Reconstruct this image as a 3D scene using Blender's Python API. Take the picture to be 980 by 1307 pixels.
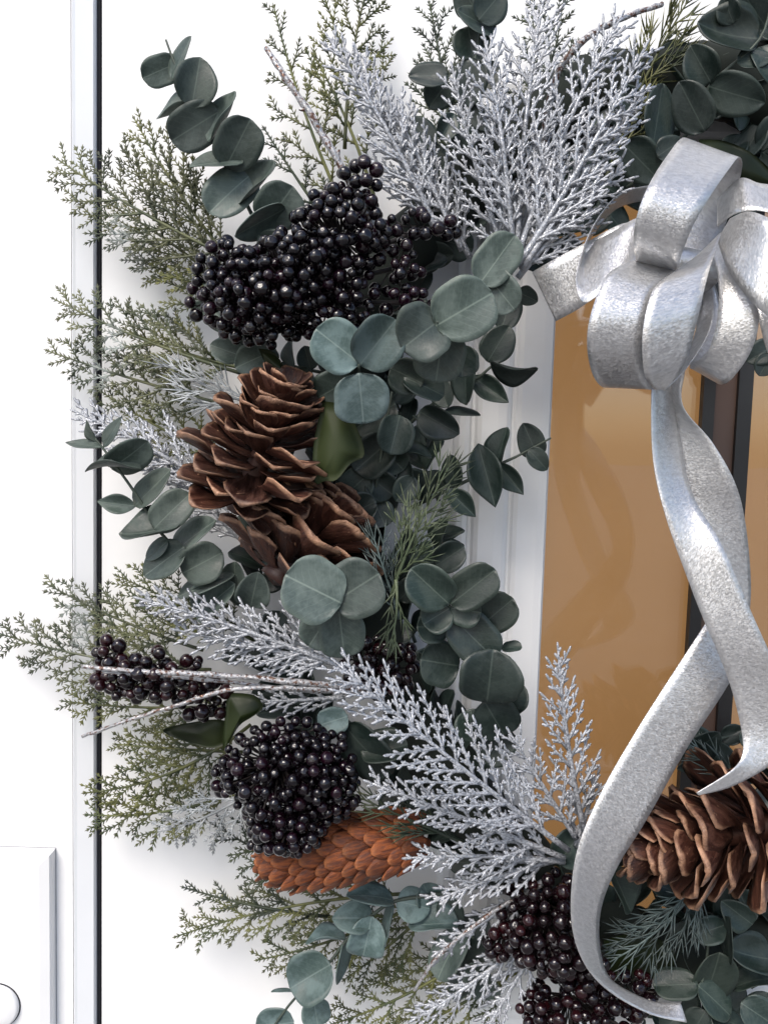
import bpy, math, random
from mathutils import Vector, Matrix
from math import radians, sin, cos, pi, sqrt, acos

for o in list(bpy.data.objects):
    bpy.data.objects.remove(o)
sc = bpy.context.scene
COL = sc.collection

# ------------------------------------------------------------------ camera
DIST, FPX = 0.58, 1050.0            # metres from the door face, focal length in photograph pixels
W_, H_ = 980.0, 1307.0
zc = Vector((364, 12500, 1050)).normalized()            # world up seen in camera axes (slight pitch down and roll)
yc = Vector((0, 0, -1)); yc = (yc - zc * yc.dot(zc)).normalized()
xc = yc.cross(zc)
RM = Matrix((xc, yc, zc))
CAM = Vector((0, -DIST, 0))
cam = bpy.data.cameras.new('camera'); cam_o = bpy.data.objects.new('camera', cam); COL.objects.link(cam_o)
cam.sensor_fit = 'VERTICAL'; cam.sensor_height = 36; cam.lens = 36 * FPX / H_
cam.clip_start = 0.01; cam.clip_end = 200
cam_o.matrix_world = Matrix.Translation(CAM) @ RM.to_4x4()
sc.camera = cam_o

# ------------------------------------------------------------------ daylight
SUN_EL, SUN_AZ = 48.0, 206.0        # azimuth clockwise from +Y
world = bpy.data.worlds.new('World'); sc.world = world; world.use_nodes = True
wn = world.node_tree; wn.nodes.clear()
sky = wn.nodes.new('ShaderNodeTexSky'); sky.sky_type = 'NISHITA'; sky.sun_disc = False
sky.sun_elevation = radians(SUN_EL); sky.sun_rotation = radians(SUN_AZ)
sky.air_density = 1.0; sky.dust_density = 2.5; sky.ozone_density = 1.0
bg = wn.nodes.new('ShaderNodeBackground'); bg.inputs[1].default_value = 0.14
wo = wn.nodes.new('ShaderNodeOutputWorld')
wn.links.new(sky.outputs[0], bg.inputs[0]); wn.links.new(bg.outputs[0], wo.inputs[0])
sun = bpy.data.lights.new('sun', 'SUN'); sun.energy = 1.4; sun.angle = radians(24); sun.color = (1, 0.95, 0.88)
sun_o = bpy.data.objects.new('sun', sun); COL.objects.link(sun_o)
sdir = Vector((sin(radians(SUN_AZ)) * cos(radians(SUN_EL)), cos(radians(SUN_AZ)) * cos(radians(SUN_EL)), sin(radians(SUN_EL))))
sun_o.rotation_euler = sdir.to_track_quat('Z', 'Y').to_euler(); sun_o.location = sdir * 5
vs = sc.view_settings
vs.view_transform = 'Standard'; vs.look = 'None'; vs.gamma = 1; vs.use_curve_mapping = False
vs.exposure = 0.75
sc.cycles.max_bounces = 6; sc.cycles.transparent_max_bounces = 12
sc.cycles.use_denoising = True

# ------------------------------------------------------------------ helpers
def P(px, py, d):
    """point that stands d metres in front of the door face, at that place of the photograph"""
    r = RM @ Vector(((px - W_ / 2) / FPX, -(py - H_ / 2) / FPX, -1))
    return CAM + r * ((DIST - d) / r.y)
def mm(px, d):
    return px * (DIST - d) / FPX

class MB:
    def __init__(s): s.v = []; s.f = []; s.a = []
    def add(s, vs_, fs, a=0.0):
        b = len(s.v); s.v += vs_
        s.a += a if isinstance(a, list) else [a] * len(vs_)
        s.f += [tuple(b + i for i in f) for f in fs]
    def box(s, x0, x1, y0, y1, z0, z1):
        s.add([Vector(p) for p in ((x0,y0,z0),(x1,y0,z0),(x1,y1,z0),(x0,y1,z0),(x0,y0,z1),(x1,y0,z1),(x1,y1,z1),(x0,y1,z1))],
              [(0,1,5,4),(1,2,6,5),(2,3,7,6),(3,0,4,7),(4,5,6,7),(3,2,1,0)])
    def tube(s, pts, rad, n=6, a=0.0):
        vs_, fs, at = [], [], []
        up = None
        for i, p in enumerate(pts):
            t = (pts[min(i + 1, len(pts) - 1)] - pts[max(i - 1, 0)]).normalized()
            if up is None:
                up = t.orthogonal().normalized()
            up = (up - t * up.dot(t)).normalized(); w = t.cross(up)
            r = rad[i] if isinstance(rad, (list, tuple)) else rad
            for k in range(n):
                q = 2 * pi * k / n
                vs_.append(p + (up * cos(q) + w * sin(q)) * r)
            at += [a[i] if isinstance(a, list) else a] * n
        m = len(pts)
        for i in range(m - 1):
            for k in range(n):
                fs.append((i*n+k, i*n+(k+1)%n, (i+1)*n+(k+1)%n, (i+1)*n+k))
        fs.append(tuple(reversed(range(n)))); fs.append(tuple(range((m-1)*n, m*n)))
        s.add(vs_, fs, at)
    def spike(s, p, d, u, w, ln, r, a0=0.0, a1=1.0):
        b = [p + u * r, p + (u * -0.5 + w * 0.87) * r, p + (u * -0.5 - w * 0.87) * r]
        m_ = p + d * ln * 0.6
        e = [m_ + u * r * .8, m_ + (u * -0.5 + w * 0.87) * r * .8, m_ + (u * -0.5 - w * 0.87) * r * .8]
        am = a0 + (a1 - a0) * .6
        s.add(b + e + [p + d * ln], [(0,1,4,3),(1,2,5,4),(2,0,3,5),(3,4,6),(4,5,6),(5,3,6)], [a0]*3 + [am]*3 + [a1])
    def nub(s, p, d, u, w, ln, r):
        vs_ = []
        for t, k in ((0, .8), (.55, 1.0), (.9, .7)):
            q = p + d * ln * t
            vs_ += [q + u * r * k, q + w * r * k * .8, q - u * r * k, q - w * r * k * .8]
        vs_.append(p + d * ln)
        fs = []
        for i in (0, 4):
            for k in range(4): fs.append((i+k, i+(k+1)%4, i+4+(k+1)%4, i+4+k))
        for k in range(4): fs.append((8+k, 8+(k+1)%4, 12))
        s.add(vs_, fs, .5)
    def mesh(s, name, smooth=True):
        me = bpy.data.meshes.new(name)
        me.from_pydata([tuple(v) for v in s.v], [], s.f)
        at = me.attributes.new('tone', 'FLOAT', 'POINT'); at.data.foreach_set('value', s.a)
        if smooth: me.polygons.foreach_set('use_smooth', [True] * len(me.polygons))
        me.update(); return me
    def build(s, name, mat, parent=None, smooth=True):
        if parent is not None:
            l = Vector(parent.location)
            if parent.parent is not None: l = l + Vector(parent.parent.location)
            s.v = [v - l for v in s.v]
        me = s.mesh(name, smooth); me.materials.append(mat)
        o = bpy.data.objects.new(name, me); COL.objects.link(o); o.parent = parent
        return o

def thing(name, loc, label, cat, group=None):
    o = bpy.data.objects.new(name, None); COL.objects.link(o); o.location = loc; o.empty_display_size = .01
    o['label'] = label; o['category'] = cat
    if group: o['group'] = group
    return o
def put(name, me, parent, mtx):
    o = bpy.data.objects.new(name, me); COL.objects.link(o); o.parent = parent
    o.matrix_basis = Matrix.Translation(-Vector(parent.location)) @ mtx
    return o
def frame(o_, x, y, z):
    return Matrix(((x.x, y.x, z.x, o_.x), (x.y, y.y, z.y, o_.y), (x.z, y.z, z.z, o_.z), (0, 0, 0, 1)))
def catmull(pts, n):
    out = []
    m = len(pts)
    for i in range(m - 1):
        a, b, c, d = pts[max(i-1,0)], pts[i], pts[i+1], pts[min(i+2,m-1)]
        for k in range(n):
            t = k / n
            out.append(0.5 * ((2*b) + (c-a)*t + (2*a-5*b+4*c-d)*t*t + (3*b-a-3*c+d)*t*t*t))
    out.append(pts[-1].copy()); return out

# ------------------------------------------------------------------ materials
class NT:
    def __init__(s, name):
        s.m = bpy.data.materials.new(name); s.m.use_nodes = True; s.t = s.m.node_tree; s.t.nodes.clear()
        s.out = s.n('ShaderNodeOutputMaterial'); s.b = s.n('ShaderNodeBsdfPrincipled'); s.l(s.b.outputs[0], s.out.inputs[0])
    def n(s, k, **kw):
        x = s.t.nodes.new(k)
        for a, b in kw.items(): setattr(x, a, b)
        return x
    def l(s, a, b): s.t.links.new(a, b)
    def set(s, **kw):
        for a, b in kw.items():
            i = s.b.inputs[a.replace('_', ' ')]
            if isinstance(b, (int, float)): i.default_value = b
            elif isinstance(b, tuple): i.default_value = b + (1,) if len(b) == 3 else b
            else: s.l(b, i)
    def coord(s, k='Object'): return s.n('ShaderNodeTexCoord').outputs[k]
    def noise(s, scale, detail=3, co=None, rough=.55, off=True, col=False):
        x = s.n('ShaderNodeTexNoise'); x.inputs['Scale'].default_value = scale; x.inputs['Detail'].default_value = detail
        x.inputs['Roughness'].default_value = rough
        c = co or s.coord()
        if off:
            r = s.n('ShaderNodeObjectInfo'); v = s.n('ShaderNodeVectorMath', operation='ADD'); mu = s.n('ShaderNodeMath', operation='MULTIPLY')
            mu.inputs[1].default_value = 37; s.l(r.outputs['Random'], mu.inputs[0]); s.l(c, v.inputs[0]); s.l(mu.outputs[0], v.inputs[1]); c = v.outputs[0]
        s.l(c, x.inputs['Vector']); return x.outputs['Color' if col else 'Fac']
    def ramp(s, f, lo, hi, a=0.0, b=1.0):
        x = s.n('ShaderNodeMapRange', interpolation_type='SMOOTHSTEP'); s.l(f, x.inputs[0])
        for i, q in enumerate((lo, hi, a, b)): x.inputs[i + 1].default_value = q
        return x.outputs[0]
    def mix(s, f, a, b, mode='MIX'):
        x = s.n('ShaderNodeMix', data_type='RGBA', blend_type=mode)
        for i, q in ((0, f), (6, a), (7, b)):
            if isinstance(q, (int, float)): x.inputs[i].default_value = q
            elif isinstance(q, tuple): x.inputs[i].default_value = q + (1,)
            else: s.l(q, x.inputs[i])
        return x.outputs[2]
    def mul(s, a, b):
        x = s.n('ShaderNodeMath', operation='MULTIPLY'); s.l(a, x.inputs[0])
        if isinstance(b, (int, float)): x.inputs[1].default_value = b
        else: s.l(b, x.inputs[1])
        return x.outputs[0]
    def bump(s, h, dist, strength=1.0):
        x = s.n('ShaderNodeBump'); x.inputs['Distance'].default_value = dist; x.inputs['Strength'].default_value = strength
        s.l(h, x.inputs['Height']); s.l(x.outputs[0], s.b.inputs['Normal']); return x
    def attr(s, k='tone'): return s.n('ShaderNodeAttribute', attribute_name=k).outputs['Fac']
    def rand(s): return s.n('ShaderNodeObjectInfo').outputs['Random']

def m_paint(name, c, rough=.35):
    t = NT(name); n = t.noise(14, 4, off=False)
    t.set(Base_Color=t.mix(t.ramp(n, .35, .75), c, tuple(x * .95 for x in c)), Roughness=t.ramp(n, .2, .8, rough * .8, rough * 1.2))
    t.bump(t.noise(900, 2, off=False), .00004, .5); return t.m
def m_plain(name, c, rough=.5, metal=0.0, sc_=60):
    t = NT(name); n = t.noise(sc_, 4)
    t.set(Base_Color=t.mix(n, tuple(x * .7 for x in c), tuple(min(1, x * 1.3) for x in c)), Roughness=rough, Metallic=metal); return t.m
def m_leaf(name, dark, bloom, amount, rough=.5, vein=(.2, .27, .23), rim=.3):
    t = NT(name)
    big = t.ramp(t.noise(2.6, 4), .38, .68); fine = t.ramp(t.noise(16, 5), .35, .75)
    f = t.mul(t.ramp(big, 0, 1, .25, 1), amount)
    c = t.mix(f, dark, bloom)
    c = t.mix(t.mul(fine, .3), c, bloom)
    spots = t.ramp(t.noise(30, 2), .68, .74)
    c = t.mix(t.mul(spots, .45 * amount), c, tuple(x * .5 for x in dark))
    sep = t.n('ShaderNodeSeparateXYZ'); t.l(t.coord(), sep.inputs[0])
    ab = t.n('ShaderNodeMath', operation='ABSOLUTE'); t.l(sep.outputs[0], ab.inputs[0])
    c = t.mix(t.mul(t.ramp(ab.outputs[0], .004, .022, 1, 0), .55), c, vein)
    c = t.mix(t.mul(t.ramp(t.attr(), .82, 1.0), rim), c, vein)
    sv = t.n('ShaderNodeMath', operation='MULTIPLY_ADD'); t.l(ab.outputs[0], sv.inputs[0]); sv.inputs[1].default_value = -.8; t.l(sep.outputs[1], sv.inputs[2])
    sw = t.n('ShaderNodeMath', operation='MULTIPLY_ADD'); t.l(t.noise(4, 2), sw.inputs[0]); sw.inputs[1].default_value = .12; t.l(sv.outputs[0], sw.inputs[2])
    sn = t.n('ShaderNodeMath', operation='SINE'); t.l(t.mul(sw.outputs[0], 46), sn.inputs[0])
    c = t.mix(t.mul(t.ramp(sn.outputs[0], .93, 1.0), .16), c, vein)
    hv = t.n('ShaderNodeHueSaturation'); t.l(c, hv.inputs['Color'])
    t.l(t.ramp(t.rand(), 0, 1, .7, 1.25), hv.inputs['Value'])
    hu = t.n('ShaderNodeMath', operation='MULTIPLY_ADD'); t.l(t.noise(.2, 0), hu.inputs[0]); hu.inputs[1].default_value = .10; hu.inputs[2].default_value = .435
    t.l(hu.outputs[0], hv.inputs['Hue'])
    t.set(Base_Color=hv.outputs[0], Roughness=t.ramp(big, 0, 1, rough * .8, rough * 1.2))
    t.b.inputs['Specular IOR Level'].default_value = .45
    t.bump(t.mix(.5, t.noise(22, 4), t.noise(5, 2)), .0007, .35); return t.m
def m_cedar(name, deep, light, tip, frost=0.0, fc=(.75, .78, .8)):
    t = NT(name)
    n = t.ramp(t.noise(45, 3, off=False), .35, .65); c = t.mix(n, deep, light)
    c = t.mix(t.mul(t.ramp(t.attr(), .5, 1), .75), c, tip)
    if frost:
        c = t.mix(t.ramp(t.noise(30, 4, off=False), .75 - .5 * frost, .9 - .5 * frost), c, fc)
    hv = t.n('ShaderNodeHueSaturation'); t.l(c, hv.inputs['Color']); t.l(t.ramp(t.rand(), 0, 1, .75, 1.25), hv.inputs['Value'])
    t.set(Base_Color=hv.outputs[0], Roughness=.55); t.bump(t.noise(1500, 2), .0002, .5); return t.m
def flake_normal(t, co, scale, amt):
    """glitter: every flake (voronoi cell) lies at its own small tilt"""
    vo = t.n('ShaderNodeTexVoronoi'); vo.inputs['Scale'].default_value = scale; t.l(co, vo.inputs['Vector'])
    sub = t.n('ShaderNodeVectorMath', operation='SUBTRACT'); t.l(vo.outputs['Color'], sub.inputs[0]); sub.inputs[1].default_value = (.5, .5, .5)
    scl = t.n('ShaderNodeVectorMath', operation='SCALE'); t.l(sub.outputs[0], scl.inputs[0]); scl.inputs['Scale'].default_value = amt
    g = t.n('ShaderNodeNewGeometry')
    ad = t.n('ShaderNodeVectorMath', operation='ADD'); t.l(g.outputs['Normal'], ad.inputs[0]); t.l(scl.outputs[0], ad.inputs[1])
    no = t.n('ShaderNodeVectorMath', operation='NORMALIZE'); t.l(ad.outputs[0], no.inputs[0]); t.l(no.outputs[0], t.b.inputs['Normal'])
    return vo
def m_glitter(name, c, metal=.7, rough=.36, brown=None):
    t = NT(name)
    col = t.mix(t.ramp(t.noise(70, 3), .3, .7), tuple(x * .78 for x in c), c)
    if brown: col = t.mix(t.ramp(t.noise(420, 3), .5, .62), col, brown)
    vo = flake_normal(t, t.coord(), 1500, .65)
    mp = t.n('ShaderNodeSeparateColor'); t.l(vo.outputs['Color'], mp.inputs[0])
    met = t.ramp(mp.outputs[0], .55, .7, .05, metal)
    t.set(Base_Color=col, Metallic=met, Roughness=rough); return t.m
def m_ribbon(name):
    t = NT(name)
    uv = t.n('ShaderNodeUVMap').outputs[0]
    mp = t.n('ShaderNodeMapping'); t.l(uv, mp.inputs[0]); mp.inputs['Scale'].default_value = (.5, 1.0, 1)
    vo = flake_normal(t, mp.outputs[0], 2500, .27)
    n1 = t.noise(500, 3, co=mp.outputs[0], off=False)
    col = t.mix(t.ramp(n1, .35, .65), (.63, .625, .62), (.75, .745, .74))
    sep = t.n('ShaderNodeSeparateColor'); t.l(vo.outputs['Color'], sep.inputs[0])
    t.set(Base_Color=col, Metallic=t.ramp(sep.outputs[1], .2, .8, .6, .85), Roughness=t.ramp(sep.outputs[2], 0, 1, .28, .42))
    tl = t.n('ShaderNodeBsdfTranslucent'); tl.inputs[0].default_value = (.75, .75, .77, 1); tp = t.n('ShaderNodeBsdfTransparent')
    m1 = t.n('ShaderNodeMixShader'); m1.inputs[0].default_value = .16; t.l(t.b.outputs[0], m1.inputs[1]); t.l(tl.outputs[0], m1.inputs[2])
    m2 = t.n('ShaderNodeMixShader'); m2.inputs[0].default_value = .05; t.l(m1.outputs[0], m2.inputs[1]); t.l(tp.outputs[0], m2.inputs[2])
    t.l(m2.outputs[0], t.out.inputs[0]); return t.m
def m_scale(name, dark, mid, pale):
    t = NT(name)
    mpn = t.n('ShaderNodeMapping'); t.l(t.coord(), mpn.inputs[0]); mpn.inputs['Scale'].default_value = (1, .22, 1)
    n = t.noise(9, 4, co=mpn.outputs[0])
    c = t.mix(t.ramp(n, .35, .7), dark, mid)
    blot = t.ramp(t.noise(5, 4), .3, .7, .35, 1)
    c = t.mix(t.mul(t.ramp(t.attr(), .62, .95), blot), c, pale)
    hv = t.n('ShaderNodeHueSaturation'); t.l(c, hv.inputs['Color']); t.l(t.ramp(t.rand(), 0, 1, .7, 1.3), hv.inputs['Value'])
    res = t.ramp(t.noise(14, 3), .66, .72)
    fin = t.mix(t.mul(res, .5), hv.outputs[0], tuple(min(1, x * 1.3) for x in pale))
    t.set(Base_Color=fin, Roughness=t.ramp(n, .3, .7, .42, .7)); t.bump(t.mix(.5, n, t.noise(28, 3, co=mpn.outputs[0])), .0016, .75); return t.m
def m_berry(name, c, c2):
    t = NT(name)
    t.set(Base_Color=t.mix(t.ramp(t.rand(), .55, 1.0), c, c2), Roughness=t.ramp(t.mix(.5, t.noise(3, 3), t.rand()), .3, .8, .04, .14))
    t.b.inputs['Specular IOR Level'].default_value = .4; t.b.inputs['Coat Weight'].default_value = .3; t.b.inputs['Coat Roughness'].default_value = .06
    t.bump(t.noise(3.5, 2), .0008, .5); return t.m
def m_glass(name):
    t = NT(name); t.t.nodes.remove(t.b)
    tr = t.n('ShaderNodeBsdfTransparent'); gl = t.n('ShaderNodeBsdfGlossy'); gl.inputs['Roughness'].default_value = .015
    tr.inputs[0].default_value = (.93, .94, .93, 1)
    bp = t.n('ShaderNodeBump'); bp.inputs['Distance'].default_value = .0006; bp.inputs['Strength'].default_value = .1; t.l(t.noise(18, 2, off=False), bp.inputs['Height']); t.l(bp.outputs[0], gl.inputs['Normal'])
    fr = t.n('ShaderNodeFresnel'); fr.inputs[0].default_value = 1.72
    mx = t.n('ShaderNodeMixShader'); t.l(fr.outputs[0], mx.inputs[0]); t.l(tr.outputs[0], mx.inputs[1]); t.l(gl.outputs[0], mx.inputs[2])
    t.l(mx.outputs[0], t.out.inputs[0]); return t.m

WHITE = m_paint('white_door_paint', (.82, .82, .815)); FRAMEW = m_paint('white_frame_paint', (.83, .83, .83))
PLASTIC = m_paint('white_plastic', (.8, .8, .8), .3)
BEAD = m_paint('pale_grey_bead', (.79, .805, .82), .4)
GASKET = m_plain('black_rubber', (.006, .007, .011), .85)
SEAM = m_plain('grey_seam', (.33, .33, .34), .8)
GLASS = m_glass('window_glass')
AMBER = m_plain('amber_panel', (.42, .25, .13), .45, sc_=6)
_ab = next(n for n in AMBER.node_tree.nodes if n.type == 'BSDF_PRINCIPLED'); _ab.inputs['Emission Color'].default_value = (.58, .30, .115, 1); _ab.inputs['Emission Strength'].default_value = .31   # panel itself glows, added in place of an assumed lit room
BROWNP = m_plain('brown_panel', (.085, .05, .037), .5, sc_=8); DARKBAR = m_plain('dark_bar', (.015, .014, .014), .4)
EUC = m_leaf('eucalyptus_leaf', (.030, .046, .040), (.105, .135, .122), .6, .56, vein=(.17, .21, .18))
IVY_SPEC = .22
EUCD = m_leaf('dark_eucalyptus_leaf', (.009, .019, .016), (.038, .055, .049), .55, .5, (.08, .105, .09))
EUCB = m_leaf('dusty_eucalyptus_leaf', (.035, .065, .062), (.14, .195, .20), .8, .55, (.2, .26, .25))
IVY = m_leaf('glossy_green_leaf', (.004, .009, .002), (.011, .019, .004), .5, .48, (.03, .045, .015), .1)
next(n for n in IVY.node_tree.nodes if n.type == 'BSDF_PRINCIPLED').inputs['Specular IOR Level'].default_value = IVY_SPEC
STEM = m_plain('green_stem', (.05, .065, .05), .6, sc_=200); DSTEM = m_plain('dark_twig', (.02, .015, .014), .6, sc_=200)
MOSS = m_plain('dark_base_wrap', (.008, .012, .008), .95, sc_=300)
VINE = m_plain('vine', (.022, .016, .012), .8, sc_=150)
CEDAR = m_cedar('green_cedar', (.034, .048, .017), (.12, .125, .037), (.31, .28, .10))
CEDARF = m_cedar('frosted_cedar', (.04, .054, .028), (.12, .128, .06), (.32, .31, .19), .36, (.30, .33, .31))
CEDARD = m_cedar('dark_cedar', (.015, .026, .015), (.042, .055, .025), (.085, .09, .04))
WHITEC = m_cedar('white_flocked_needles', (.22, .24, .25), (.4, .42, .43), (.5, .52, .52))
PALEC = m_cedar('pale_green_needles', (.045, .065, .035), (.10, .125, .07), (.19, .22, .14), .15, (.2, .24, .22))
BLUEC = m_cedar('blue_green_needles', (.04, .06, .058), (.10, .135, .13), (.2, .235, .225), .25, (.3, .34, .35))
SILVER = m_glitter('silver_glitter', (.405, .42, .45)); TWIG = m_glitter('silver_glitter_twig', (.42, .42, .43), .7, .3, (.12, .06, .04))
RIBBON = m_ribbon('silver_ribbon')
CONE = m_scale('brown_cone_scale', (.034, .011, .007), (.088, .031, .017), (.36, .2, .12))
CONEO = m_scale('orange_cone_scale', (.075, .018, .006), (.23, .060, .013), (.32, .11, .035))
BLACKB = m_berry('black_berry', (.0028, .0012, .0028), (.010, .002, .006)); MAROON = m_berry('maroon_berry', (.006, .0022, .0035), (.018, .003, .0045))

# ------------------------------------------------------------------ door, frame, glass
def X(px, d=0.0): return P(px, 653, d).x
Z0, Z1 = -1.1, 0.62
b = MB(); b.add([Vector(p) for p in ((-40, -60, -1.12), (40, -60, -1.12), (40, .3, -1.12), (-40, .3, -1.12))], [(0, 1, 2, 3)]); gr = b.build('ground', m_plain('grey_paving', (.17, .165, .16), .8, sc_=3)); gr['kind'] = 'structure'  # unseen paving, added to bounce light onto undersides and ribbon
FD = .007
fr_ = thing('door_frame', (X(40), 0, Z0), 'white door frame with a grey bead and black gasket left of the wreath', 'door frame')
b = MB(); b.box(X(-700, FD), X(92, FD), -FD, .05, Z0, Z1); b.build('frame_face', FRAMEW, fr_, False)
b = MB()                                   # sloping bead between frame face and gasket
xs = [(X(92, FD) , -FD + .0006), (X(94, FD), -FD - .0008), (X(97, FD), -FD), (X(119, .004), -.004), (X(121, .003), -.001), (X(121, .001), .03), (X(92, FD), .03)]
b.v = [Vector((x + .0003, y, z)) for z in (Z0, Z1) for x, y in xs]; b.a = [0.0] * len(b.v); n = len(xs)
b.f = [(i, (i + 1) % n, n + (i + 1) % n, n + i) for i in range(n)] + [tuple(reversed(range(n))), tuple(range(n, 2 * n))]
b.build('bead', BEAD, fr_, False)
b = MB(); b.box(X(121), X(130.6), .0020, .03, Z0, Z1); b.tube([Vector((X(126), .0022, Z0)), Vector((X(126), .0022, Z1))], .0014, 10); b.build('gasket', GASKET, fr_, False)

door = thing('front_door', (X(400), 0, Z0), 'white panelled front door with an amber glazed window, behind the wreath', 'door')
gx0, gx1 = X(697), X(697) + .34            # glass opening
gz1, gz0 = P(800, 235, 0).z, P(800, 1190, 0).z
MW = X(697) - X(574)                       # moulding width
b = MB()
ox0, ox1, oz0, oz1 = gx0 - MW, gx1 + MW, gz0 - MW, gz1 + MW
b.box(X(130.5), ox0, 0, .045, Z0, Z1); b.box(ox1, ox1 + .12, 0, .045, Z0, Z1)
b.box(ox0, ox1, 0, .045, oz1, Z1); b.box(ox0, ox1, 0, .045, Z0, oz0); b.build('door_leaf', WHITE, door, False)
prof = [(0, 0), (.001, .004), (.004, .0075), (.008, .0085), (.011, .0075), (.0125, .0045), (.0145, .0045), (.016, .009), (.019, .0112), (.030, .0118),
        (.036, .0112), (.0385, .0095), (.040, .0072), (.0415, .0072), (.043, .0098), (.046, .0108), (.060, .0098), (.0655, .0085), (.0672, .006), (MW, -.006)]
b = MB()
for o_, d_ in prof:
    b.add([Vector((ox0 + o_, -d_, oz0 + o_)), Vector((ox1 - o_, -d_, oz0 + o_)), Vector((ox1 - o_, -d_, oz1 - o_)), Vector((ox0 + o_, -d_, oz1 - o_))], [])
for i in range(len(prof) - 1):
    for k in range(4): b.f.append((i*4+k, i*4+(k+1)%4, (i+1)*4+(k+1)%4, (i+1)*4+k))
mo = b.build('glazing_moulding', WHITE, door, False)
b = MB(); b.box(gx0 - .004, gx1 + .004, .0065, .0105, gz0 - .004, gz1 + .004); pane = b.build('glass_pane', GLASS, door, False)
ya = .022
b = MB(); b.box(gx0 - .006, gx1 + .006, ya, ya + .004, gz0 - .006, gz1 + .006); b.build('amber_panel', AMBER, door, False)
for a_, c_ in ((888, 903), (932, 950)):
    b = MB(); b.box(X(a_), X(c_), -.0005, .0062, gz0 - .003, gz1 + .003); b.build('dark_bar', DARKBAR, pane, False)
b = MB(); b.box(X(903.2), X(931.8), .003, .0060, gz0 - .003, gz1 + .003); b.build('brown_panel', BROWNP, pane, False)

pl = thing('wall_plate', P(-20, 1250, FD), 'white plate with sloping edges and a round knob at the lower left corner', 'plate')
px0, px1, pz1, pz0 = X(-90, .017), X(62, .017), P(20, 1090, .017).z, P(20, 1490, .017).z
b = MB()
for o_, d_ in ((0, FD - .002), (0, .0145), (.0008, .0166), (.0066, .0178), (.0076, .018)):
    b.add([Vector((px0 + o_, -d_, pz0 + o_)), Vector((px1 - o_, -d_, pz0 + o_)), Vector((px1 - o_, -d_, pz1 - o_)), Vector((px0 + o_, -d_, pz1 - o_))], [])
for i in range(4):
    for k in range(4): b.f.append((i*4+k, i*4+(k+1)%4, (i+1)*4+(k+1)%4, (i+1)*4+k))
b.f.append((16, 17, 18, 19)); b.build('plate', PLASTIC, pl, False)
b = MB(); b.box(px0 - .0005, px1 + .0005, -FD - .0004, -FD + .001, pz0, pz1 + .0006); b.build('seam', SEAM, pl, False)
kc = P(-3, 1283, .018)
def disc(prof_, c, n=40):
    b = MB(); 
    for r, d in prof_:
        b.add([Vector((c.x + r * cos(2*pi*k/n), -d, c.z + r * sin(2*pi*k/n))) for k in range(n)], [])
    for i in range(len(prof_) - 1):
        for k in range(n): b.f.append((i*n+k, i*n+(k+1)%n, (i+1)*n+(k+1)%n, (i+1)*n+k))
    b.f.append(tuple(range((len(prof_)-1)*n, len(prof_)*n))); return b
kr = mm(31, .03)
knob = disc([(kr, .0180), (kr, .0202), (kr * .97, .0213), (kr * .9, .0219), (kr * .5, .0223)], kc).build('knob', PLASTIC, pl, True)
disc([(kr * 1.05, .0178), (kr * 1.05, .0183), (kr * .9, .0184)], kc).build('knob_gap', GASKET, knob, False)

# ------------------------------------------------------------------ leaf meshes
def leaf_mesh(name, mat, shape, cup, curl, fold, seed):
    rng = random.Random(seed); nu, nv = 18, 10
    ph = rng.uniform(0, 6); p2 = rng.uniform(0, 6); top = []; tone = []; am = rng.uniform(.02, .055)
    for i in range(nu + 1):
        u = i / nu
        uu = min(max(u, .0015), .9985)
        if shape == 'round': hw = .5 * (1 - abs(2 * uu - 1) ** 2.6) ** .47 * (1 + .07 * (uu - .5))
        elif shape == 'ovate': hw = .5 * (1 - abs(2 * uu ** .82 - 1) ** 2.0) ** .62
        else: hw = .5 * (sin(pi * uu ** .85)) ** .9
        for j in range(nv + 1):
            v = 2 * j / nv - 1
            v = v * (1 - .15 * (1 - abs(v)))
            x = v * hw * (1 + am * sin(4.2 * u + ph + (1.7 if v > 0 else 0)) + .5 * am * sin(11 * u + p2 + (2.3 if v > 0 else 0)))
            wob = .012 * sin(5 * v + ph) * sin(4 * u + ph) + .018 * sin(7 * u + ph) * abs(v) ** 3
            top.append(Vector((x, u, cup * (x * x * 4) + fold * abs(x) + curl * (u - .5) ** 2 * 4 - curl + wob)))
            tone.append(max(abs(v), abs(2 * u - 1) ** 3))
    b = MB(); m = len(top); th = .016
    b.add(top, [], tone); b.add([p - Vector((0, 0, th)) for p in top], [], tone)
    w = nv + 1
    for i in range(nu):
        for j in range(nv):
            a = i * w + j
            b.f.append((a, a + 1, a + w + 1, a + w)); b.f.append((m + a, m + a + w, m + a + w + 1, m + a + 1))
    rim = [j for j in range(w)] + [i * w + nv for i in range(1, nu + 1)] + [nu * w + j for j in range(nv - 1, -1, -1)] + [i * w for i in range(nu - 1, 0, -1)]
    for k in range(len(rim)):
        a, c = rim[k], rim[(k + 1) % len(rim)]
        b.f.append((a, m + a, m + c, c))
    me = b.mesh(name); me.materials.append(mat); return me
LEAF = {}
for key, mat in (('e', EUC), ('d', EUCD), ('b', EUCB), ('g', IVY)):
    for sh in ('round', 'ovate', 'point'):
        LEAF[key, sh] = [leaf_mesh('leaf', mat, sh, random.Random(k).uniform(.02, .28), random.Random(k + 9).uniform(-.12, .1), random.Random(k + 5).uniform(.0, .12), k) for k in range(9)]
VIEW = Vector((0, -1, 0)); UPW = Vector((0, 0, 1)); LIGHT = (sdir + Vector((0, -.4, 0))).normalized()

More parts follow.
